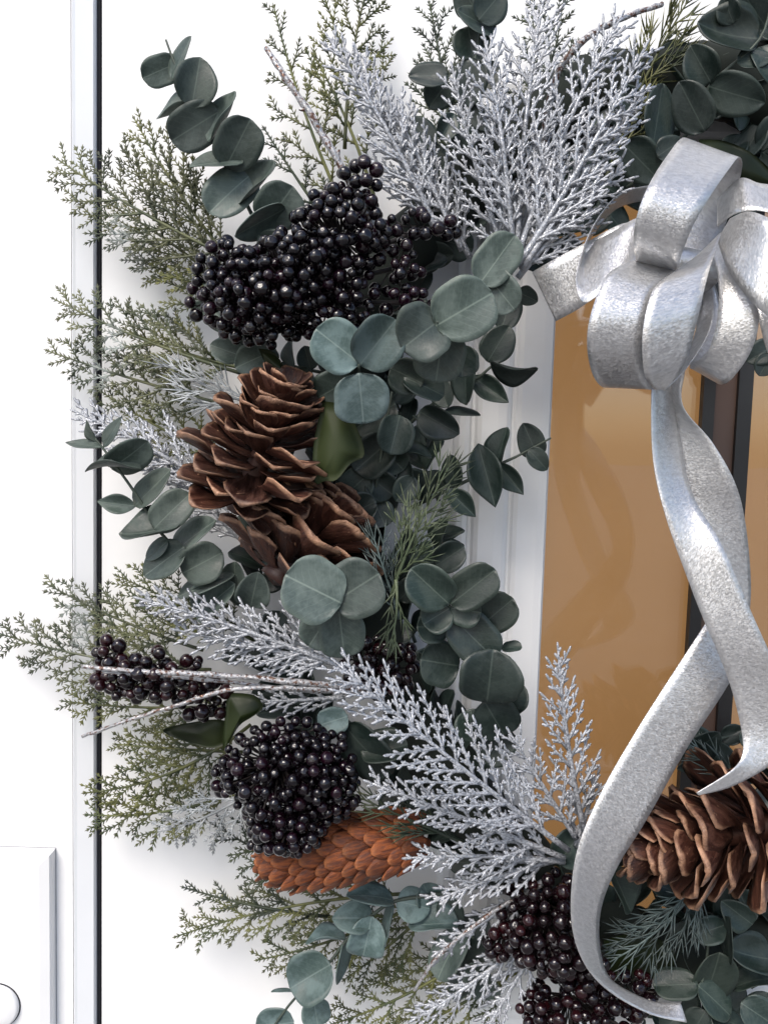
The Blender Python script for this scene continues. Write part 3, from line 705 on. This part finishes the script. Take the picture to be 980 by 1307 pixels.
sprig('white frosted cedar tip left under the middle black berries', 335,1000,.045, 200,1062,.04, 'cedar', WHITEC, 138, .1, group=GC, wide=.9)
sprig('blue-green needle sprig hanging under the right pine cone', 905,1105,.07, 788,1222,.085, 'needle', BLUEC, 139, .12, name='needle_sprig', group=GN, cat='needle sprig', wide=.9)
sprig('blue-green needle sprig showing above the right pine cone', 950,1010,.07, 890,955,.07, 'needle', BLUEC, 140, .0, name='needle_sprig', group=GN, cat='needle sprig', wide=.8)
sprig('grey needle sprig in the shade right of the upper cone', 420,640,.06, 400,520,.06, 'needle', BLUEC, 141, -.2, name='needle_sprig', group=GN, cat='needle sprig', wide=.6)
# silver glittered fans
def fan(label, *a, **k): return sprig(label, *a, 'silver', SILVER, k.pop('seed'), k.pop('bend', 0), name='glitter_sprig', group=GS, cat='glitter sprig', **k)
S_ = 'silver glittered frond '
fan(S_ + 'slender and leftmost of the tall top fan', 650,340,.09, 578,92,.10, seed=201, bend=.03, wide=.62)
fan(S_ + 'pointing straight up in the tall top fan', 655,330,.095, 618,48,.11, seed=202, bend=-.03, wide=.62)
fan(S_ + 'reaching the top edge in the top fan', 660,320,.095, 695,-12,.105, seed=203, bend=.03, wide=.75)
fan(S_ + 'leaning right to the top edge in the top fan', 660,330,.10, 790,25,.11, seed=204, bend=.05, wide=.7)
fan(S_ + 'broad one leaning right toward the green needle sprig', 660,340,.105, 822,62,.115, seed=205, bend=-.03, wide=.62)
fan(S_ + 'ending just above the bow in the top fan', 665,345,.105, 822,118,.11, seed=206, bend=.0, wide=.62)
fan(S_ + 'lowest of the top fan, ending beside the bow', 660,355,.10, 798,212,.11, seed=207, bend=.05, wide=.8)
fan(S_ + 'short one low behind the round rosette in the top fan', 650,350,.085, 700,180,.085, seed=208, bend=.0, wide=1.0)
fan(S_ + 'standing tall over the berries, left group', 560,300,.075, 422,52,.085, seed=209, bend=-.05, wide=.5)
fan(S_ + 'second tall one over the berries, beside the glittered twig', 560,300,.07, 455,65,.075, seed=210, bend=.05, wide=.55)
fan(S_ + 'low one over the berries reaching the dark eucalyptus', 590,320,.075, 500,130,.08, seed=211, bend=.0, wide=.8)
fan(S_ + 'short one between the berries and the dark eucalyptus', 600,330,.07, 535,180,.075, seed=212, bend=.03, wide=.8)
fan(S_ + 'arching left above the glittered twigs', 455,860,.085, 182,765,.09, seed=213, bend=-.05, wide=.55)
fan(S_ + 'lower one over the maroon berries on the left', 440,850,.085, 230,805,.085, seed=214, bend=.0, wide=.6)
fan(S_ + 'short one below the glittered twigs', 440,890,.075, 335,895,.08, seed=215, bend=.0, wide=.8)
fan(S_ + 'broad one pointing up left over the dark leaves in mid wreath', 725,1085,.105, 432,848,.13, seed=216, bend=.03, wide=.62, shape=.6)
fan(S_ + 'standing upright in front of the amber glass', 745,1060,.10, 712,832,.11, seed=217, bend=.05, wide=.5)
fan(S_ + 'short one before the moulding end and glass corner', 735,1070,.10, 652,938,.11, seed=218, bend=.0, wide=.75)
fan(S_ + 'touching the ribbon beside the amber glass', 735,1080,.095, 762,990,.10, seed=219, bend=.0, wide=.9)
fan(S_ + 'lying flat above the orange cone', 720,1095,.10, 475,1000,.115, seed=220, bend=.0, wide=.5)
fan(S_ + 'crossing the right end of the orange cone', 720,1100,.095, 525,1095,.11, seed=221, bend=-.05, wide=.45)
fan(S_ + 'pointing down left above the maroon berries', 720,1095,.09, 555,1150,.10, seed=222, bend=-.03, wide=.6)
fan(S_ + 'left of the maroon berries reaching the round leaves', 700,1120,.08, 560,1215,.09, seed=223, bend=.0, wide=.4)
fan(S_ + 'hanging to the bottom edge left of the maroon berries', 690,1180,.075, 530,1300,.085, seed=224, bend=.05, wide=.5)
fan(S_ + 'at the bottom edge under the maroon berries', 690,1200,.075, 618,1318,.085, seed=225, bend=.0, wide=.6)

# glittered bare twigs
def twig(label, pts, r, seed):
    rng = random.Random(seed)
    c = catmull([P(*p) for p in pts], 8)
    c = [p + Vector((rng.uniform(-1, 1), rng.uniform(-1, 1), rng.uniform(-1, 1))) * .0004 for p in c]
    root = thing('glitter_twig', c[0], label, 'twig', 'silver glittered twigs')
    b = MB(); b.tube(c, [r * (1.15 - .45 * i / len(c)) * rng.uniform(.85, 1.15) for i in range(len(c))], 7); b.build('stem', TWIG, root)
    for k in range(3):
        i = rng.randint(len(c) // 3, len(c) - 3); d = (c[i+1] - c[i]).normalized(); u = d.orthogonal().normalized(); u = rot(u, d, rng.uniform(0, 6))
        b = MB(); b.nub(c[i], (d + u * .8).normalized(), u, d.cross(u), r * 2.6, r * .7); b.build('bud', TWIG, root)
twig('uppermost silver glittered twig crossing the left maroon berries', [(470,880,.09),(400,872,.10),(280,862,.105),(180,857,.105),(104,851,.10)], .0019, 1)
twig('middle thin glittered twig over the left maroon berries', [(470,884,.085),(380,880,.095),(260,868,.10),(130,858,.10)], .0014, 2)
twig('lowest glittered twig bending down to the door gap', [(470,886,.09),(400,880,.10),(300,880,.105),(200,908,.10),(105,940,.09)], .0015, 3)
twig('thick glittered twig leaning left above the black berries', [(495,320,.09),(455,250,.10),(405,160,.105),(362,95,.105),(340,62,.10)], .0021, 4)
twig('thin glittered twig beside the thick one above the berries', [(490,330,.085),(440,220,.09),(385,130,.09),(360,98,.085)], .0015, 5)
twig('glittered twig arching across the top edge to the right', [(690,200,.09),(705,110,.10),(735,60,.105),(790,25,.105),(845,5,.10)], .0020, 6)
twig('short glittered twig left of the lower maroon berries', [(690,1130,.085),(620,1170,.095),(560,1220,.095),(528,1265,.09)], .0013, 7)

# ------------------------------------------------------------------ berries
def berry_mesh(mat):
    import bmesh
    bm = bmesh.new(); bmesh.ops.create_icosphere(bm, subdivisions=3, radius=.5)
    for v in bm.verts:
        c = v.co.normalized().z
        if c > .86: v.co *= 1 - .16 * (c - .86) / .14
        v.co *= 1 + .03 * sin(5 * v.co.x + 3 * v.co.y) * cos(4 * v.co.z)
        v.co.z *= .95
    me = bpy.data.meshes.new('berry'); bm.to_mesh(me); bm.free(); me.materials.append(mat)
    me.polygons.foreach_set('use_smooth', [True] * len(me.polygons)); return me
BM = {'k': berry_mesh(BLACKB), 'm': berry_mesh(MAROON)}
def berries(label, lobes, mat, seed, size=18, origin=None):
    rng = random.Random(seed)
    o = origin or lobes[0]
    orig = P(o[0], o[1], .05)
    root = thing('berry_cluster', orig, label, 'berries', 'berry clusters of the wreath')
    placed = []; b = MB()
    for (cx, cy, rx, ry, d, rdp, cnt) in lobes:
        tries = got = 0
        c0 = P(cx, cy, d)
        sx, sy = mm(rx, d), mm(ry, d)
        while got < cnt and tries < cnt * 90:
            tries += 1
            v = Vector((rng.gauss(0, 1), rng.gauss(0, 1), rng.gauss(0, 1))).normalized()
            if v.y > .25: continue
            k = rng.uniform(.9, 1.06) if rng.random() < .72 else rng.uniform(.55, .9)
            p = c0 + Vector((v.x * sx, v.y * rdp, v.z * sy)) * k
            s = mm(size, d) * rng.choice((.72, .85, .92, .97, 1.0, 1.05, 1.12)) * rng.uniform(.95, 1.05)
            if any((p - q).length < .46 * (s + t) for q, t in placed): continue
            placed.append((p, s)); got += 1
            ax = Vector((rng.gauss(0, 1), rng.gauss(0, 1) - 1, rng.gauss(0, 1))).normalized()
            put('berry', BM[mat], root, Matrix.Translation(p) @ ax.to_track_quat('Z', 'Y').to_matrix().to_4x4() @ Matrix.Scale(s, 4))
            inner = c0 + Vector((v.x * sx * .2, rdp * .45, v.z * sy * .2))
            b.tube([inner, (inner + p) / 2 + Vector((0, 0, -.002)), p], .0006, 4)
        b.tube([c0 + Vector((0, rdp * .5, 0)), (c0 + orig) / 2, orig], .0016, 5)
    b.build('twig', DSTEM, root)
berries('big glossy black berry cluster at upper left above the pine cones',
        [(330,385,66,52,.10,.03,115),(375,360,60,60,.10,.03,75),(435,300,58,52,.095,.026,80),(420,375,55,55,.095,.022,40),(288,350,36,40,.095,.018,20),(460,230,26,20,.10,.012,9),
         (540,288,46,16,.095,.012,12),(500,340,40,34,.09,.014,16),(520,385,34,16,.095,.01,8),(262,385,18,26,.09,.01,5),(360,372,80,54,.082,.02,60)], 'k', 1, 16.5)
berries('dark red berry cluster crossed by glittered twigs at the left', [(200,862,62,32,.085,.02,46),(262,890,34,26,.08,.016,18),(142,838,18,24,.085,.012,9),(165,865,40,26,.085,.014,12)], 'm', 2, 18)
berries('round black berry cluster above the orange cone', [(350,985,66,54,.10,.03,95),(412,985,42,50,.10,.026,52),(372,1045,50,36,.10,.028,64),(426,1008,30,40,.10,.02,30),(296,985,22,30,.095,.014,12),(372,938,44,18,.10,.012,16),(345,1070,26,14,.10,.012,8),(365,1008,62,52,.085,.022,70)], 'k', 3, 16)
berries('small dark red berry cluster just right of the pale rosette', [(485,850,48,36,.075,.018,42)], 'm', 4, 17)
berries('dark red berry cluster left of the ribbon tail near the bottom', [(700,1175,62,62,.09,.03,110),(645,1200,28,22,.09,.014,14),(735,1225,34,36,.085,.018,24),(700,1180,52,52,.072,.016,40)], 'm', 5, 18)
berries('dark red berry cluster cut by the bottom edge under the ribbon', [(735,1290,75,42,.085,.026,90),(800,1265,40,26,.075,.014,16)], 'm', 6, 18)

# ------------------------------------------------------------------ pine cones
def scale_mesh(name, mat, kind, seed):
    rng = random.Random(seed); b = MB(); nu, nv = 9, 6
    top, bot, ta = [], [], []
    for i in range(nu + 1):
        u = i / nu
        if kind == 'open':
            w = .5 * (.26 + .74 * min(1, u / .66) ** 1.4) * (1 if u < .76 else max(.05, 1 - ((u - .76) / .25) ** 2) ** .62)
            w *= 1 + rng.uniform(-.07, .07)
            th = .03 + .06 * max(0, u - .4)
        else:
            w = .5 * (sin(pi * min(1, max(.02, u * .9 + .06))) ** .7); th = .05 + .05 * u
        for j in range(nv + 1):
            v = 2 * j / nv - 1; x = v * w
            if kind == 'open': z = (.30 + .05 * sin(seed)) * u * u - .10 * u + (.6 + .2 * sin(seed * 2)) * x * x * (1 - .3 * u) + .008 * sin(4 * v + seed * 2) * u + .012 * sin(seed + 5 * u) * v - .7 * max(0, u - .84) ** 1.2 * (.6 + .4 * sin(seed * 3))
            else: z = -.5 * x * x - .20 * (u - .4) ** 2 + .05
            t = u if kind == 'open' else max(0, u * 1.1 - .1)
            top.append(Vector((x, u, z))); bot.append(Vector((x * .97, u * .99, z - th * (1 - .5 * v * v)))); ta.append(max(u ** 5, min(1, (abs(v) ** 5) * u * 1.25)) if kind == 'open' else t * .9)
    m = len(top); w_ = nv + 1
    b.add(top, [], ta); b.add(bot, [], [min(1, a * 1.08) for a in ta])
    for i in range(nu):
        for j in range(nv):
            a = i * w_ + j; b.f.append((a, a+1, a+w_+1, a+w_)); b.f.append((m+a, m+a+w_, m+a+w_+1, m+a+1))
    rim = list(range(w_)) + [i * w_ + nv for i in range(1, nu+1)] + [nu * w_ + j for j in range(nv-1, -1, -1)] + [i * w_ for i in range(nu-1, 0, -1)]
    for k in range(len(rim)):
        a, c = rim[k], rim[(k+1) % len(rim)]; b.f.append((a, m+a, m+c, c))
    me = b.mesh(name); me.materials.append(mat); return me
OPEN = [scale_mesh('scale', CONE, 'open', k) for k in range(9)]; SHUT = [scale_mesh('scale', CONEO, 'shut', k) for k in range(3)]
def cone(label, base, tip, rad, n, seed, kind='open', a0=108, a1=22, wid=.62, mat=CONE, spin=0, prof=None):
    rng = random.Random(seed); p0, p1 = P(*base), P(*tip); ax = p1 - p0; L = ax.length; ad = ax / L
    u = ad.orthogonal().normalized(); w = ad.cross(u)
    root = thing('pine_cone', p0, label, 'pine cone', 'pine cones of the wreath')
    b = MB(); core = rad * (.28 if kind == 'open' else .72)
    N = 12
    b.tube([p0 + ax * (i / N) for i in range(N + 1)], [core * (sqrt(max(.02, 1 - abs(2 * min(.97, i / N) - .85) ** 2.4 / 1.3)) if kind != 'open' else 1 - .8 * i / N) for i in range(N + 1)], 12); b.build('core', mat, root)
    for i in range(n):
        s = (i + .5) / n
        q = spin + i * radians(137.508); rdv = u * cos(q) + w * sin(q)
        if kind == 'open':
            t = s ** .9; ang = radians(a0 + (a1 - a0) * t ** .85 + rng.uniform(-7, 7))
            ln = rad * (.72 + .5 * min(1, t / .25)) * (1 if t < .35 else 1 - .5 * ((t - .35) / .65)) * rng.uniform(.82, 1.14)
            pos = p0 + ax * (.04 + .9 * t) + rdv * core * .6 * (1 - t); wd = ln * wid * (1 + .25 * t) * rng.uniform(.9, 1.1)
        else:
            t = s; pr = sqrt(max(.03, 1 - abs(2 * t - .85) ** 2.4 / 1.32))
            ang = radians(25 - 6 * t + rng.uniform(-3, 3)); ln = rad * .84 * (.65 + .35 * pr) * rng.uniform(.85, 1.12)
            pos = p0 + ax * (t * .97 - .05) + rdv * rad * .78 * pr; wd = ln * wid * rng.uniform(.95, 1.05)
        y = ad * cos(ang) + rdv * sin(ang)
        z = (ad * sin(ang) - rdv * cos(ang)) if kind == 'open' else (rdv * cos(ang) - ad * sin(ang))
        y = (y + u.cross(rdv) * 0 + Vector((rng.uniform(-1, 1), rng.uniform(-1, 1), rng.uniform(-1, 1))) * (.12 if kind == 'open' else .06)).normalized(); z = (z - y * z.dot(y)).normalized()
        if kind == 'open': z = rot(z, y, rng.uniform(-.16, .16))
        x = y.cross(z)
        put('scale', rng.choice(OPEN if kind == 'open' else SHUT), root, frame(pos, x * wd, y * ln, z * ln))
    return root
cone('open brown pine cone, the upper of the two on the left', (308,652,.09), (366,492,.108), .0335, 74, 1, a0=112, a1=50, wid=.60)
cone('open brown pine cone lying under the other, its tip toward the needle sprig', (352,742,.078), (424,650,.066), .041, 64, 2, a0=106, a1=52, wid=.58)
cone('long closed orange cone under the black berries', (540,1066,.085), (328,1103,.085), .0215, 128, 3, 'shut', wid=.72, mat=CONEO)
cone('open brown pine cone at the right edge behind the ribbon tail', (1040,1045,.09), (812,1086,.105), .0405, 70, 4, a0=86, a1=34, wid=.56)

# ------------------------------------------------------------------ silver bow
bow = thing('ribbon_bow', P(870, 335, .11), 'large silver metallic ribbon bow with long twisted tails over the glass', 'bow')
def ribbon(name, A, B, n=9, cross=6, puff=.0):
    a = catmull([P(*p) for p in A], n); c = catmull([P(*p) for p in B], n); m = len(a)
    me = bpy.data.meshes.new(name); loc = Vector(bow.location); V = []; uvv = []; s = 0
    width = sum((a[i] - c[i]).length for i in range(m)) / m
    for i in range(m):
        if i: s += ((a[i] + c[i]) / 2 - (a[i-1] + c[i-1]) / 2).length
        tg = ((a[min(i+1,m-1)] + c[min(i+1,m-1)]) - (a[max(i-1,0)] + c[max(i-1,0)])); wv = c[i] - a[i]
        nn = tg.cross(wv); nn = nn.normalized() if nn.length > 1e-9 else Vector((0, -1, 0))
        for k in range(cross + 1):
            t = k / cross
            V.append(a[i] * (1 - t) + c[i] * t + nn * puff * (1 - (2*t - 1) ** 2) - loc); uvv.append((t * width, s))
    F = [(i*(cross+1)+k, i*(cross+1)+k+1, (i+1)*(cross+1)+k+1, (i+1)*(cross+1)+k) for i in range(m-1) for k in range(cross)]
    me.from_pydata([tuple(v) for v in V], [], F)
    uvl = me.uv_layers.new(name='UVMap')
    for l in me.loops: uvl.data[l.index].uv = uvv[l.vertex_index]
    me.polygons.foreach_set('use_smooth', [True] * len(me.polygons)); me.materials.append(RIBBON)
    o = bpy.data.objects.new(name, me); COL.objects.link(o); o.parent = bow
    so = o.modifiers.new('thickness', 'SOLIDIFY'); so.thickness = .0004; so.offset = 0
    return o
ribbon('loop', [(812,335,.140),(808,312,.158),(812,277,.168),(827,237,.168),(850,200,.150),(871,176,.128),(884,192,.100),(868,250,.09),(850,335,.095)],
               [(862,345,.140),(866,335,.158),(882,292,.170),(906,250,.168),(928,218,.152),(943,201,.132),(945,222,.105),(924,290,.095),(898,340,.10)])
ribbon('loop', [(818,330,.135),(795,338,.150),(772,354,.163),(753,403,.170),(749,445,.165),(757,480,.150),(772,494,.135),(782,470,.115),(800,400,.105),(830,345,.105)],
               [(866,344,.135),(850,352,.150),(835,368,.163),(823,403,.170),(819,445,.166),(823,478,.152),(834,497,.137),(842,470,.118),(850,400,.105),(870,345,.105)])
ribbon('loop', [(886,330,.140),(858,348,.155),(833,370,.168),(820,421,.174),(821,472,.168),(829,491,.158),(842,497,.148),(862,480,.132),(882,440,.122),(895,390,.115),(900,345,.108)],
               [(920,296,.135),(911,325,.150),(903,350,.160),(892,395,.168),(880,445,.166),(866,477,.160),(848,498,.152),(878,467,.140),(904,425,.130),(912,390,.120),(908,350,.110)])
ribbon('loop', [(905,320,.125),(914,345,.135),(917,380,.145),(913,418,.148),(902,450,.144),(884,464,.132),(880,466,.115),(888,420,.105),(885,340,.10)],
               [(925,300,.125),(932,335,.140),(955,375,.152),(968,405,.156),(957,450,.152),(928,488,.140),(912,480,.122),(925,420,.108),(905,340,.10)])
ribbon('loop', [(931,279,.13),(955,270,.150),(985,280,.165),(1025,300,.165),(1055,330,.150),(1040,345,.125),(980,340,.11),(900,320,.105)],
               [(915,306,.13),(930,346,.150),(965,392,.165),(1005,412,.165),(1045,405,.150),(1035,400,.125),(980,390,.11),(895,350,.105)])
ribbon('loop', [(915,255,.11),(943,228,.120),(968,234,.125),(1000,240,.125),(1045,262,.115),(1040,300,.100),(930,320,.10)],
               [(915,290,.12),(940,272,.135),(975,270,.142),(1005,285,.142),(1050,310,.130),(1045,340,.110),(920,345,.10)])
ribbon('loop', [(850,240,.085),(827,237,.090),(787,250,.105),(753,295,.125),(735,354,.142),(745,386,.152),(775,368,.152),(815,345,.142),(850,345,.125)],
               [(845,262,.082),(818,257,.082),(784,268,.080),(757,299,.085),(752,310,.098),(762,306,.115),(785,294,.128),(815,278,.130),(850,285,.12)])
ribbon('loop', [(930,345,.10),(955,365,.112),(968,410,.120),(982,455,.118),(1010,480,.105)], [(950,335,.10),(985,350,.112),(1002,400,.120),(1022,440,.118),(1045,460,.105)])
ribbon('tail', [(679,347,.100),(705,332,.108),(750,308,.112),(800,284,.112),(850,290,.105)], [(709,410,.100),(735,396,.108),(768,374,.112),(810,350,.112),(860,340,.105)])
ribbon('tail', [(845,380,.105),(836,440,.112),(831,497,.126),(833,586,.130),(849,659,.134),(880,747,.137),(899,795,.140),(915,832,.140),(933,880,.138),(945,929,.138),(947,962,.142),(932,984,.148),(888,1012,.150)],
               [(885,380,.105),(860,440,.100),(862,497,.102),(872,586,.112),(886,637,.126),(920,694,.140),(956,776,.145),(981,831,.146),(1006,880,.142),(1018,930,.140),(988,972,.142),(935,1003,.146),(891,1015,.150)], 8)
ribbon('tail', [(870,380,.095),(852,440,.095),(845,497,.098),(852,556,.104),(862,615,.108),(892,674,.112),(918,725,.112),(920,765,.108),(899,797,.108),(845,880,.118),(808,939,.124),(769,1007,.130),(739,1076,.136),(729,1135,.138),(731,1190,.135),(749,1236,.128),(782,1269,.122),(831,1295,.118),(876,1305,.116)],
               [(890,380,.100),(874,470,.110),(871,518,.116),(908,564,.120),(937,615,.120),(950,664,.112),(957,732,.105),(956,780,.106),(948,835,.110),(925,880,.114),(876,955,.118),(824,1047,.126),(788,1105,.126),(767,1158,.120),(765,1207,.115),(777,1247,.112),(808,1268,.110),(837,1279,.108),(868,1280,.108)], 8)
# gathered knot of the bow, mostly hidden under the loops
b = MB(); kc = P(868, 338, .118)
b.tube([kc + Vector((-.014, .004, .004)), kc + Vector((-.006, -.002, .001)), kc + Vector((.006, -.002, -.001)), kc + Vector((.014, .004, -.004))], [.012, .009, .009, .012], 14)
kn = b.build('knot', RIBBON, bow)
uvl = kn.data.uv_layers.new(name='UVMap')
for l in kn.data.loops:
    co = kn.data.vertices[l.vertex_index].co; uvl.data[l.index].uv = (co.x, co.z)
